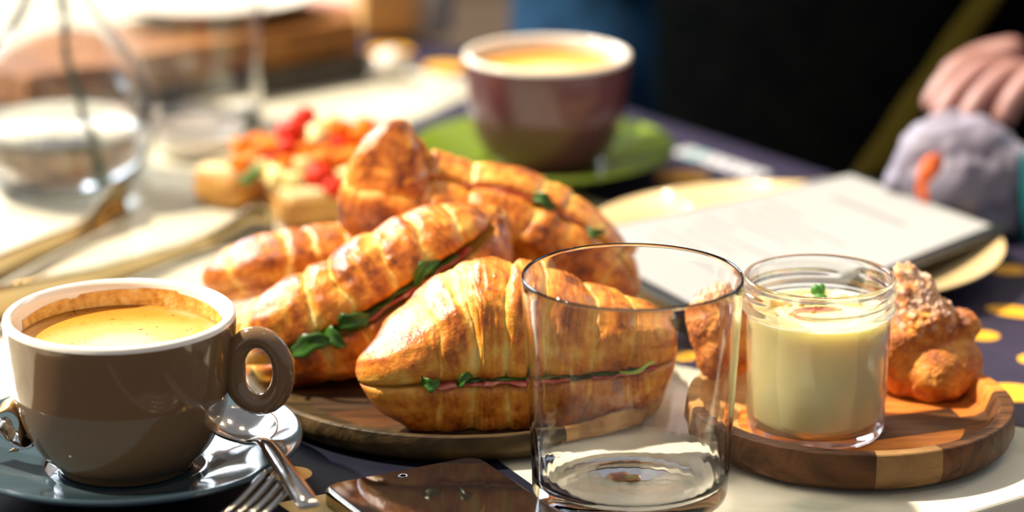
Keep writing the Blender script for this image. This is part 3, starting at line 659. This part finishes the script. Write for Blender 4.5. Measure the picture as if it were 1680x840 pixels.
# curled foil wrapper on saucer
fw = thing('foil_wrapper', (*PZ(30, 705, .02)[:2], .0187), 'curled brown and silver foil wrapper on the saucer left of the cup', 'wrapper')
def ribbon(pts, wd, th, m, name, parent, n=30):
    A_ = resample(np.array(pts), n); V = []
    for s_ in (0, 1):
        for i in range(n):
            tdir = A_[min(i+1, n-1), :3]-A_[max(i-1, 0), :3]; tdir /= np.linalg.norm(tdir); wdv = np.array(wd); wdv = wdv/np.linalg.norm(wdv); nn = np.cross(tdir, wdv); nn /= np.linalg.norm(nn)
            for j in (-.5, -.2, .2, .5): V.append(A_[i, :3]+wdv*A_[i, 3]*j+nn*(th*s_+.0006*math.cos(j*9+i*.7)))
    N = n*4; Fc = grid(n, 4, cv=False); rim = list(range(4))+[i*4+3 for i in range(1, n)]+[(n-1)*4+j for j in range(2, -1, -1)]+[i*4 for i in range(n-2, 0, -1)]
    return mesh(name, V, Fc+[tuple(x+N for x in q) for q in Fc]+[(rim[i], rim[(i+1) % len(rim)], rim[(i+1) % len(rim)]+N, rim[i]+N) for i in range(len(rim))], m, parent)
yw = 1.135
ribbon([(*PY(-12, 690, yw), .012), (*PY(2, 672, yw), .014), (*PY(22, 657, yw), .014), (*PY(36, 668, yw), .013), (*PY(42, 700, yw), .013), (*PY(38, 722, yw), .012), (*PY(22, 730, yw), .010)], (.25, .8, .3), .0005, M['foil'], 'curled_sheet', fw)
ribbon([(*PY(-30, 705, yw), .012), (*PY(0, 697, yw), .012), (*PY(20, 716, yw), .011), (*PY(42, 728, yw-.004), .010), (*PY(58, 722, yw-.004), .008)], (.1, .8, .2), .0005, M['silverfoil'], 'silver_lining', fw)

# tongs: two blades standing on edge, joined at the left outside the picture
tg = thing('serving_tongs', (-.26, 1.42, 0), 'large warm-toned steel serving tongs lying open behind the taupe cup', 'tongs')
def blade(name, rows, m, th=.0012):
    """rows: (px,py_bottom, z_bottom, height, lean_y)"""
    A_ = []
    for (px, py, zb, h, ly) in rows: p = PZ(px, py, zb); A_.append((*p, h, ly))
    A_ = resample(np.array(A_), 44); V = []
    T_ = np.gradient(A_[:, :3], axis=0); T_ /= np.linalg.norm(T_, axis=1)[:, None]
    nn = np.cross(T_, (0, 0, 1)); nn /= np.linalg.norm(nn, axis=1)[:, None]
    for s_ in (0, 1):
        for i in range(44):
            for j in np.linspace(0, 1, 7): V.append(A_[i, :3]+np.array([0, 0, A_[i, 3]*j])+nn[i]*(A_[i, 4]*(4*(j-.5)**2-1)+th*s_))
    n, k = 44, 7; N = n*k; Fc = grid(n, k, cv=False); rim = list(range(k))+[i*k+k-1 for i in range(1, n)]+[(n-1)*k+j for j in range(k-2, -1, -1)]+[i*k for i in range(n-2, 0, -1)]
    return mesh(name, V, Fc+[tuple(x+N for x in q) for q in Fc]+[(rim[i], rim[(i+1) % len(rim)], rim[(i+1) % len(rim)]+N, rim[i]+N) for i in range(len(rim))], m, tg)
blade('blade', [(-150, 560, .001, .021, 0), (-60, 548, .001, .021, 0), (0, 532, .001, .0205, 0), (120, 492, .001, .016, 0), (228, 451, .001, .0115, 0), (325, 415, .001, .0090, .0), (385, 402, .001, .016, .004), (425, 394, .001, .0215, .007), (455, 388, .001, .013, .004)], M['brass'])
blade('blade', [(-150, 560, .001, .021, 0), (-80, 520, .001, .021, 0), (-20, 476, .001, .0165, 0), (60, 430, .001, .013, 0), (130, 396, .001, .011, 0), (165, 378, .001, .018, .004), (195, 362, .001, .0235, .007), (216, 350, .001, .012, .004)], M['brass'])

# ================================================================== plate, menu board, menu
pc = PZ(1296, 408, 0.0); pcx, pcy = .148, 1.452
pl = mesh('dinner_plate', *lathe(smoothprof([(.0001, .003), (.060, .003), (.066, .0003), (.070, .0003), (.073, .0035), (.095, .009), (.1105, .0150), (.1122, .0160), (.1115, .0170), (.094, .0115), (.076, .0068), (.068, .0055), (.0001, .0055)], 5), (pcx, pcy, .0007), 128), M['creamplate'], origin=(pcx, pcy, .0007))
tag(pl, 'round cream-yellow plate under the black menu board', 'plate')
mz = .0225
cA_ = PZ(1395, 285, mz)[:2]; cB_ = PZ(1626, 368, mz)[:2]; cC_ = PZ(1212, 532, mz)[:2]; cD_ = PZ(925, 388, mz)[:2]
cen = (cA_+cB_+cC_+cD_)/4
def grow(P_, k): c = cen; return [c+(p-c)*(1+k/np.linalg.norm(p-c)) for p in P_]
q4 = [cA_, cB_, cC_, cD_]
q5 = grow(q4, .008); q5[1] = q5[1]+(cB_-cA_)/np.linalg.norm(cB_-cA_)*.004
mb = mesh('menu_board', *prism(q5, .0183, .0213), M['blackboard'], smooth=False, origin=(*cen, .0183)); tag(mb, 'black clipboard-like board laid across the cream plate', 'board'); bevel(mb, .0008)
q6 = [p+(0.006, -.004) for p in grow(q4, .010)]
mu = thing('menu', (*cen, .0214), 'white printed menu sheet lying on the black board', 'menu')
mesh('page', *prism(q4, .0214, .0219), M['paper'], mu, smooth=False)
def line(u0, v0, u1, wdt):
    def bi(u, v): return (cA_*(1-u)+cB_*u)*(1-v)+(cD_*(1-u)+cC_*u)*v
    a = bi(u0, v0); b = bi(u1, v0); a2 = bi(u0, v0+wdt); b2 = bi(u1, v0+wdt); mesh('print_line', *prism([a, b, b2, a2], .0219, .0220), M['greyprint'], mu, smooth=False)
line(.22, .17, .72, .022)
for k, (u0, u1) in enumerate([(.1, .35), (.15, .72), (.12, .6), (.2, .55), (.1, .3), (.15, .7), (.18, .5), (.1, .4), (.15, .66)]): line(u0, .36+k*.055, u1, .010)

# ================================================================== toast with diced topping
def slab(name, c, s, rot, m, parent, seed=0, tilt=0):
    bm = bmesh.new(); bmesh.ops.create_cube(bm, size=1); bmesh.ops.subdivide_edges(bm, edges=bm.edges, cuts=9, use_grid_fill=True)
    V = np.array([v.co for v in bm.verts])*2; Fc = [[v.index for v in f.verts] for f in bm.faces]; bm.free()
    e = 5; nrm = (np.abs(V)**e).sum(1)**(1/e); V = V/nrm[:, None]*np.abs(V).max(1)[:, None]; V = V*(1+.07*fbm(V*1.5+seed, 3))[:, None]*np.array(s)/2
    M3 = np.array(Matrix.Rotation(rot, 3, 'Z') @ Matrix.Rotation(tilt, 3, 'Y')); V = V@M3.T+np.array(c)
    return mesh(name, V, Fc, m, parent)
M['crust'] = noisemat('crust', [(.3, (.42, .18, .03)), (.7, (.66, .36, .08))], 60, .6, .4)
for (lb, px, py, s, rot, tz) in [('thick toasted bread slice heaped with diced tomato and cheese, crust facing front', 512, 318, (.046, .055, .020), .25, 0), ('pale bread slice at the left of the tomato topping, behind the tongs', 390, 290, (.034, .05, .022), -.5, .1)]:
    p = PZ(px, py, .014); tt = thing('toast', (p[0], p[1], .001), lb, 'toast')
    slab('crust', (p[0], p[1], .0005+s[2]/2*1.04), s, rot, M['crust'], tt, px*.01, 0)
    slab('crumb', (p[0], p[1], .0005+s[2]-.0035), (s[0]*.9, s[1]*.9, .0125), rot, M['crumb'], tt, px*.02, 0)
k = 0
kinds = [('diced_tomato', 'tomato', 'red diced tomato chunks heaped on the bread', 'tomato'), ('diced_pepper', 'carrot', 'orange diced pieces heaped among the tomato', 'pepper'), ('cheese_cube', 'cheese', 'pale cheese cubes heaped among the tomato', 'cheese')]
spots = [(480, 215, 24, 0), (500, 190, 17, 0), (470, 245, 20, 0), (520, 225, 22, 2), (560, 215, 20, 1), (590, 225, 20, 1), (440, 245, 22, 1), (415, 262, 20, 1), (395, 268, 17, 1), (430, 275, 17, 2), (455, 290, 20, 2), (480, 298, 19, 2), (500, 270, 18, 2), (530, 262, 22, 1), (525, 292, 25, 0), (548, 310, 19, 0), (555, 262, 18, 1), (580, 260, 20, 1), (505, 245, 17, 1), (465, 268, 16, 1), (425, 232, 16, 1), (540, 200, 16, 2), (575, 290, 20, 2), (478, 318, 15, 2), (445, 262, 15, 0), (600, 205, 16, 1), (560, 240, 16, 0), (395, 240, 14, 1)]
for (px, py, r, kd) in spots:
    nm, mm, lb, ct = kinds[kd]; dep = (py-180)/140; y = 1.585-.055*dep
    p = PY(px, py, y); s = 1.12*r*mpp(y); z0 = p[2]
    o = lump(nm, p, (s*1.05, s*.95, s*.85), M[mm], None, seed=k*1.37, origin=(p[0], p[1], p[2]-s*.8), cube=(kd != 0), n=0); 
    colw = 'at the far left' if px < 396 else 'at the left end' if px < 420 else 'left of centre' if px < 460 else 'just left of the middle' if px < 480 else 'in the middle' if px < 510 else 'just right of the middle' if px < 535 else 'right of centre' if px < 556 else 'toward the right' if px < 582 else 'at the right end' if px < 595 else 'touching the rear croissant'
    roww = 'on top of the heap' if py < 228 else 'halfway up the heap' if py < 268 else 'low at the front of the heap'
    tag(o, {'tomato': 'red tomato chunk ', 'pepper': 'orange diced piece ', 'cheese': 'pale cheese cube '}[ct]+roww+' '+colw, ct, lb)
    k += 1
# inner support of the heap: mixed small bits nobody could count
p = PZ(508, 290, .025); o = slab('topping_mix', (p[0], 1.575, .028), (.048, .046, .020), .2, M['carrot'], None, 4.4); tag(o, 'orange tomato relish under the diced pieces on the bread', 'relish', kind='stuff')
p = PY(412, 285, 1.545)
for (px, py) in [(412, 288), (402, 296), (420, 280)]:
    q = PY(px, py, 1.53); o = lump('herb_sprig', q, (.0035, .003, .003), M['herb'], None, seed=px, origin=q); tag(o, {412: 'dark green herb bit at the left of the tomato heap, in the middle of three', 402: 'dark green herb bit furthest left on the tomato heap', 420: 'dark green herb bit highest of the three on the tomato heap'}[px], 'herb', 'green herb bits on the topping')

# ================================================================== vase with stem
vc = np.array([*PZ(106, 306, 0)[:2], .0003]); 
vo = smoothprof([(.0001, .002), (.022, .0015), (.030, .0003), (.040, .004), (.053, .022), (.0578, .045), (.053, .063), (.0385, .084), (.0235, .105), (.0155, .125), (.0125, .150), (.0125, .19), (.0145, .205)], 5)
vi = smoothprof([(.0128, .205), (.0108, .19), (.0108, .150), (.0138, .125), (.0216, .1045), (.0366, .0832), (.0512, .0622), (.0560, .045), (.0512, .0225), (.038, .007), (.028, .0052), (.0001, .005)], 5)
va = mesh('glass_vase', *lathe(list(vo)+list(vi), vc, 96), M['glass'], origin=vc); tag(va, 'clear teardrop glass vase with water and a stem at the left', 'vase')
wl = .040
wprof = [(.0001, .0052), (.028, .0054), (.0378, .0072), (.0445, .0140), (.0509, .0226), (.0540, .0335), (.0551, wl), (.0001, wl)]
o = mesh('water', *lathe(wprof, vc, 64), M['water'], origin=vc); tag(o, 'water in the bottom of the teardrop vase', 'water')
st = thing('flower_stem', (vc[0], vc[1], .02), 'thin dark green flower stem curving inside the glass vase', 'flower')
sy = vc[1]
mesh('stem', *tube([PY(150, 292, sy), PY(140, 215, sy), PY(128, 150, sy), PY(108, 90, sy), PY(106, 30, sy), PY(98, -30, sy), PY(96, -90, sy), PY(80, -190, sy)], .0022, 10, 40), M['stem'], st)
stm = st.children[0]
lf = lump('leaf', PY(154, 285, sy), (.006, .002, .010), M['herb'], stm, seed=1.1)
for k in range(7):
    a = k*.9; q = PY(80, -200, sy)+np.array([.012*math.cos(a), .012*math.sin(a), .004]); lump('petal', q, (.011, .011, .004), M['pink'], stm, seed=k, n=0)

# small white dish
dc = (*PZ(322, 250, 0)[:2], .0003)
o = mesh('small_dish', *lathe(smoothprof([(.0001, .002), (.015, .002), (.018, 0), (.022, .001), (.028, .008), (.0305, .014), (.0295, .0145), (.026, .009), (.018, .0045), (.0001, .004)], 4), dc, 64), M['white_glaze'], origin=dc); tag(o, 'small white dish between the vase and the tomato toast', 'dish')

# ================================================================== dark tray, wooden box, white bowl at back left
P1 = PZ(30, 232, 0)[:2]; P2 = PZ(612, 128, 0)[:2]; dx = (P2-P1)/np.linalg.norm(P2-P1); dn = np.array([-dx[1], dx[0]])
tr = mesh('slate_tray', *prism(roundpoly([P1, P2, P2+dn*.115, P1+dn*.115], .006), .0003, .016), M['slate'], smooth=False, origin=(*P1, .0003)); tag(tr, 'dark slate tray under the wooden box at back left', 'tray'); bevel(tr, .001)
B1 = P1+dx*.01+dn*.008; B2 = P2-dx*.004+dn*.012
wb = thing('wooden_box', (*((B1+B2)/2+dn*.06), .0161), 'low brown wooden box on the dark tray behind the blurred tumbler', 'box')
Lb = np.linalg.norm(B2-B1); rot = math.atan2(dx[1], dx[0])
def bxs(name, u, v, z, su, sv, sz, m): c = B1+dx*u+dn*v; o = mesh(name, *boxv((c[0], c[1], z), (su, sv, sz), rot), m, wb, smooth=False); bevel(o, .0008); return o
for k in range(2): bxs('front_board', Lb/2, .004, .0161+.0045+k*.0095, Lb, .008, .0090, M['box_wood'])
bxs('back_board', Lb/2, .090, .0256, Lb, .008, .0185, M['box_wood'])
for u in (.004, Lb-.004): bxs('side_board', u, .047, .0256, .008, .077, .0185, M['box_wood'])
for k in range(3): bxs('lid_slat', Lb/2, .0165+k*.0325, .0376, Lb, .0310, .005, M['box_wood'])
bc = (*PZ(338, 14, .0403)[:2], .0403)
o = mesh('white_plate', *lathe(smoothprof([(.0001, .003), (.040, .003), (.044, 0), (.048, .001), (.066, .006), (.080, .0125), (.0790, .0140), (.064, .0080), (.046, .0045), (.0001, .0042)], 5), bc, 96), M['white_glaze'], origin=bc); tag(o, 'wide white plate standing on the wooden box at top left', 'plate')

# ================================================================== small things at the back
p = PZ(640, 128, 0)
o = lump('creamer_pot', (p[0], p[1], .010), (.013, .013, .0105), M['white_glaze'], None, seed=.3, origin=(p[0], p[1], .0007)); tag(o, 'small white rounded pot near the yellow dots at top centre', 'pot')
p = PZ(548, 42, .0); o = slab('folded_napkin', (p[0], p[1]+.022, .0105), (.062, .045, .020), -.3, M['pink'], None, 2.0); tag(o, 'pale pink folded napkin at the top, right of the white plate', 'napkin')
p = PZ(645, 72, .0); kb = thing('paper_bag', (p[0], p[1]+.02, .001), 'tan paper bag with white napkin at top centre', 'bag')
slab('bag_body', (p[0]-.004, p[1]+.024, .026), (.046, .040, .050), .2, M['kraft'], kb, 5.0)
slab('napkin', (p[0]+.030, p[1]+.024, .022), (.022, .034, .042), -.2, M['paper'], kb, 7.0)

# crumpled lilac packet held by the person, teal bottle
lp = PZ(1590, 330, .0)
def crumple(name, c, s, m, seed, amp=.22, flat=None):
    bm = bmesh.new(); bmesh.ops.create_icosphere(bm, subdivisions=5, radius=1); V = np.array([v.co for v in bm.verts]); Fc = [[v.index for v in f.verts] for f in bm.faces]; bm.free()
    d = fbm(V*1.6+seed, 4); rd = 1-np.abs(perlin(V*2.4+seed*2))*1.6
    V = V*(1+amp*d+.10*rd)[:, None]*np.array(s)+np.array(c)
    if flat is not None: V[:, 2] = np.maximum(V[:, 2], flat)
    return V, Fc
ct = PY(1578, 285, 1.532)
pk = thing('crumpled_packet', (ct[0], ct[1], .002), 'crumpled pale lilac packet with an orange patch, right of the menu', 'packet')
mesh('wrap', *crumple('wrap', (ct[0], ct[1], .026), (.038, .032, .036), M['lilac'], 3.3, flat=.0015), M['lilac'], pk)
op_ = PY(1530, 300, 1.51); mesh('orange_patch', *crumple('orange_patch', (op_[0], op_[1]-.001, op_[2]-.001), (.0085, .0060, .0165), M['orange'], 1.3), M['orange'], pk)
tb = PZ(1712, 395, 0); tbo = (tb[0], tb[1], .0008)
bt = thing('teal_bottle', tbo, 'dark teal glass bottle cut off at the right picture edge', 'bottle')
mesh('glass_body', *lathe(smoothprof([(.0001, 0), (.014, 0), (.0155, .002), (.0155, .040), (.013, .050), (.007, .058), (.0065, .072), (.0001, .072)], 4), tbo, 48), M['teal'], bt)
mesh('cap', *lathe([(.0001, .0722), (.0072, .0722), (.0074, .074), (.0074, .084), (.0066, .0855), (.0001, .0855)], tbo, 32), M['brass'], bt)

# ================================================================== person beyond the table
E3 = np.array([*E0, 0]); n3 = np.array([.77, .638, 0]); b3 = np.array([-.638, .77, 0])
def PP(s, d, z): return tuple(E3+b3*s+n3*d+np.array([0, 0, z]))
def skin(name, verts, edges, m, parent, sub=2, root=0):
    c = wloc(parent); me = bpy.data.meshes.new(name); me.from_pydata([tuple(np.array(v[:3])-c) for v in verts], edges, [])
    o = bpy.data.objects.new(name, me); COL.objects.link(o); o.parent = parent
    md = o.modifiers.new('skin', 'SKIN'); md.use_smooth_shade = True
    for i, v in enumerate(verts):
        sv = me.skin_vertices[0].data[i]; sv.radius = (v[3], v[4] if len(v) > 4 else v[3]); sv.use_root = (i == root)
    s = o.modifiers.new('sub', 'SUBSURF'); s.levels = sub; s.render_levels = sub
    me.materials.append(m); return o
mid_s = .155
per = thing('person', PP(mid_s, .20, -.74), 'person in dark navy and black clothing seated beyond the far table edge', 'person')
def X(s, d, z, *r): return (*PP(mid_s+s, d, z), *r)
# body: pelvis, belly, chest, neck, head, arms with hands, legs
hand = PY(1680, 195, 1.62); hw = np.array(hand)
V = [X(0, .22, -.24, .13, .11), X(0, .19, -.08, .13, .11), X(0, .19, .08, .14, .105), X(0, .21, .24, .14, .10), X(0, .22, .33, .055), X(0, .20, .40, .05), X(0, .18, .47, .078), X(0, .185, .55, .085), X(0, .19, .60, .05),
     X(.18, .22, .29, .06), X(.31, .22, .0, .046), X(.20, .10, -.10, .036), X(.12, .06, -.13, .024),
     X(-.18, .22, .29, .06), X(-.29, .18, .06, .046), (hw[0]+.055, hw[1]+.03, .064, .034), (hw[0]+.020, hw[1]+.005, .066, .024),
     X(.10, .20, -.28, .085), X(.12, -.12, -.27, .065), X(.12, -.14, -.66, .045), X(.12, -.24, -.71, .03),
     X(-.10, .20, -.28, .085), X(-.12, -.12, -.27, .065), X(-.12, -.14, -.66, .045), X(-.12, -.24, -.71, .03)]
Ed = [(0, 1), (1, 2), (2, 3), (3, 4), (4, 5), (5, 6), (6, 7), (7, 8), (3, 9), (9, 10), (10, 11), (11, 12), (3, 13), (13, 14), (14, 15), (15, 16), (0, 17), (17, 18), (18, 19), (19, 20), (0, 21), (21, 22), (22, 23), (23, 24)]
skin('body', V, Ed, M['skin'], per)
jv = [X(0, .22, -.20, .15, .13), X(0, .19, -.06, .185, .125), X(0, .185, .08, .190, .120), X(0, .21, .24, .155, .115), X(0, .22, .315, .075)]
skin('black_vest', jv, [(0, 1), (1, 2), (2, 3), (3, 4)], M['black'], per)
skin('sleeve', [X(.15, .22, .28, .075), X(.27, .22, .12, .075), X(.31, .22, .0, .078), X(.21, .12, -.09, .055)], [(0, 1), (1, 2), (2, 3)], M['denim'], per)
skin('sleeve', [X(-.15, .22, .28, .075), X(-.29, .18, .07, .062), (hw[0]+.085, hw[1]+.055, .055, .045)], [(0, 1), (1, 2)], M['denim'], per)
skin('trousers', [X(0, .22, -.26, .14, .13), X(.10, .18, -.27, .10), X(.12, -.10, -.26, .082), X(.12, -.13, -.60, .06), X(-.10, .18, -.27, .10), X(-.12, -.10, -.26, .082), X(-.12, -.13, -.60, .06)], [(0, 1), (1, 2), (2, 3), (0, 4), (4, 5), (5, 6)], M['denim'], per)
for s in (.12, -.12):
    skin('shoe', [X(s, -.12, -.695, .042), X(s, -.18, -.70, .038), X(s, -.27, -.71, .028)], [(0, 1), (1, 2)], M['black'], per)
# five fingers on each hand
def fingers(base, fwd, side, names='finger'):
    f = np.array(fwd, float); f /= np.linalg.norm(f); s = np.array(side, float); s /= np.linalg.norm(s); u = np.array([0, 0, 1.])
    for k, (o_, ln) in enumerate([(-.026, .055), (-.009, .065), (.008, .061), (.024, .048)]):
        p = np.array(base)+s*o_
        skin('finger', [(*p, .0095), (*(p+f*ln*.45+u*.008), .0088), (*(p+f*ln*.8-u*.002), .0080), (*(p+f*ln-u*.014), .0068)], [(0, 1), (1, 2), (2, 3)], M['skin'], per, 2)
    p = np.array(base)+s*-.030-f*.03
    skin('thumb', [(*p, .011), (*(p-s*.022+f*.018-u*.004), .0100), (*(p-s*.028+f*.042-u*.012), .0085)], [(0, 1), (1, 2)], M['skin'], per, 2)
fingers((hw[0]-.000, hw[1]-.008, .070), (-.75, -.55, -.12), (.55, -.75, 0))
hb = np.array(PP(mid_s+.105, .05, -.13)); fingers(hb, tuple(-b3*.6-n3*.6), tuple(n3-b3))
# strap across the vest
sp_ = []
for (px, py, y) in [(1420, 292, 1.66), (1455, 235, 1.665), (1505, 160, 1.675), (1560, 80, 1.69), (1615, 0, 1.70), (1650, -60, 1.72)]: sp_.append((*PY(px, py, y), .030))
ribbon(sp_, (.60, -.45, .35), .002, M['olive'], 'olive_strap', per)
# head details
hp_ = np.array(PP(mid_s, .185, .50)); fdir = -n3
skin('nose', [(*(hp_+fdir*.085+np.array([0, 0, .01])), .010), (*(hp_+fdir*.102+np.array([0, 0, -.012])), .012)], [(0, 1)], M['skin'], per)
for s in (-1, 1):
    e = hp_+fdir*.080+b3*.03*s+np.array([0, 0, .012]); lump('eye', e, (.011, .011, .009), M['eye'], per, n=0)
    e = hp_+b3*.082*s; lump('ear', e, (.012, .016, .028), M['skin'], per, n=0)
lump('mouth', hp_+fdir*.086+np.array([0, 0, -.04]), (.02, .012, .006), M['orange'], per, n=0)
lump('hair', hp_+np.array([0, 0, .055])-fdir*.02, (.098, .098, .085), M['hair'], per, n=1)
# stool
sc0 = PP(mid_s, .24, 0)
stl = thing('stool', (sc0[0], sc0[1], -.74), 'dark round stool under the seated person', 'stool')
mesh('seat', *lathe([(.0001, -.50), (.17, -.50), (.175, -.49), (.175, -.47), (.17, -.46), (.0001, -.46)], (sc0[0], sc0[1], 0), 48), M['blackboard'], stl)
for k in range(4):
    a = k*math.pi/2+.4; mesh('leg', *tube([(sc0[0]+.12*math.cos(a), sc0[1]+.12*math.sin(a), -.50), (sc0[0]+.17*math.cos(a), sc0[1]+.17*math.sin(a), -.74)], .014, 12), M['blackboard'], stl)
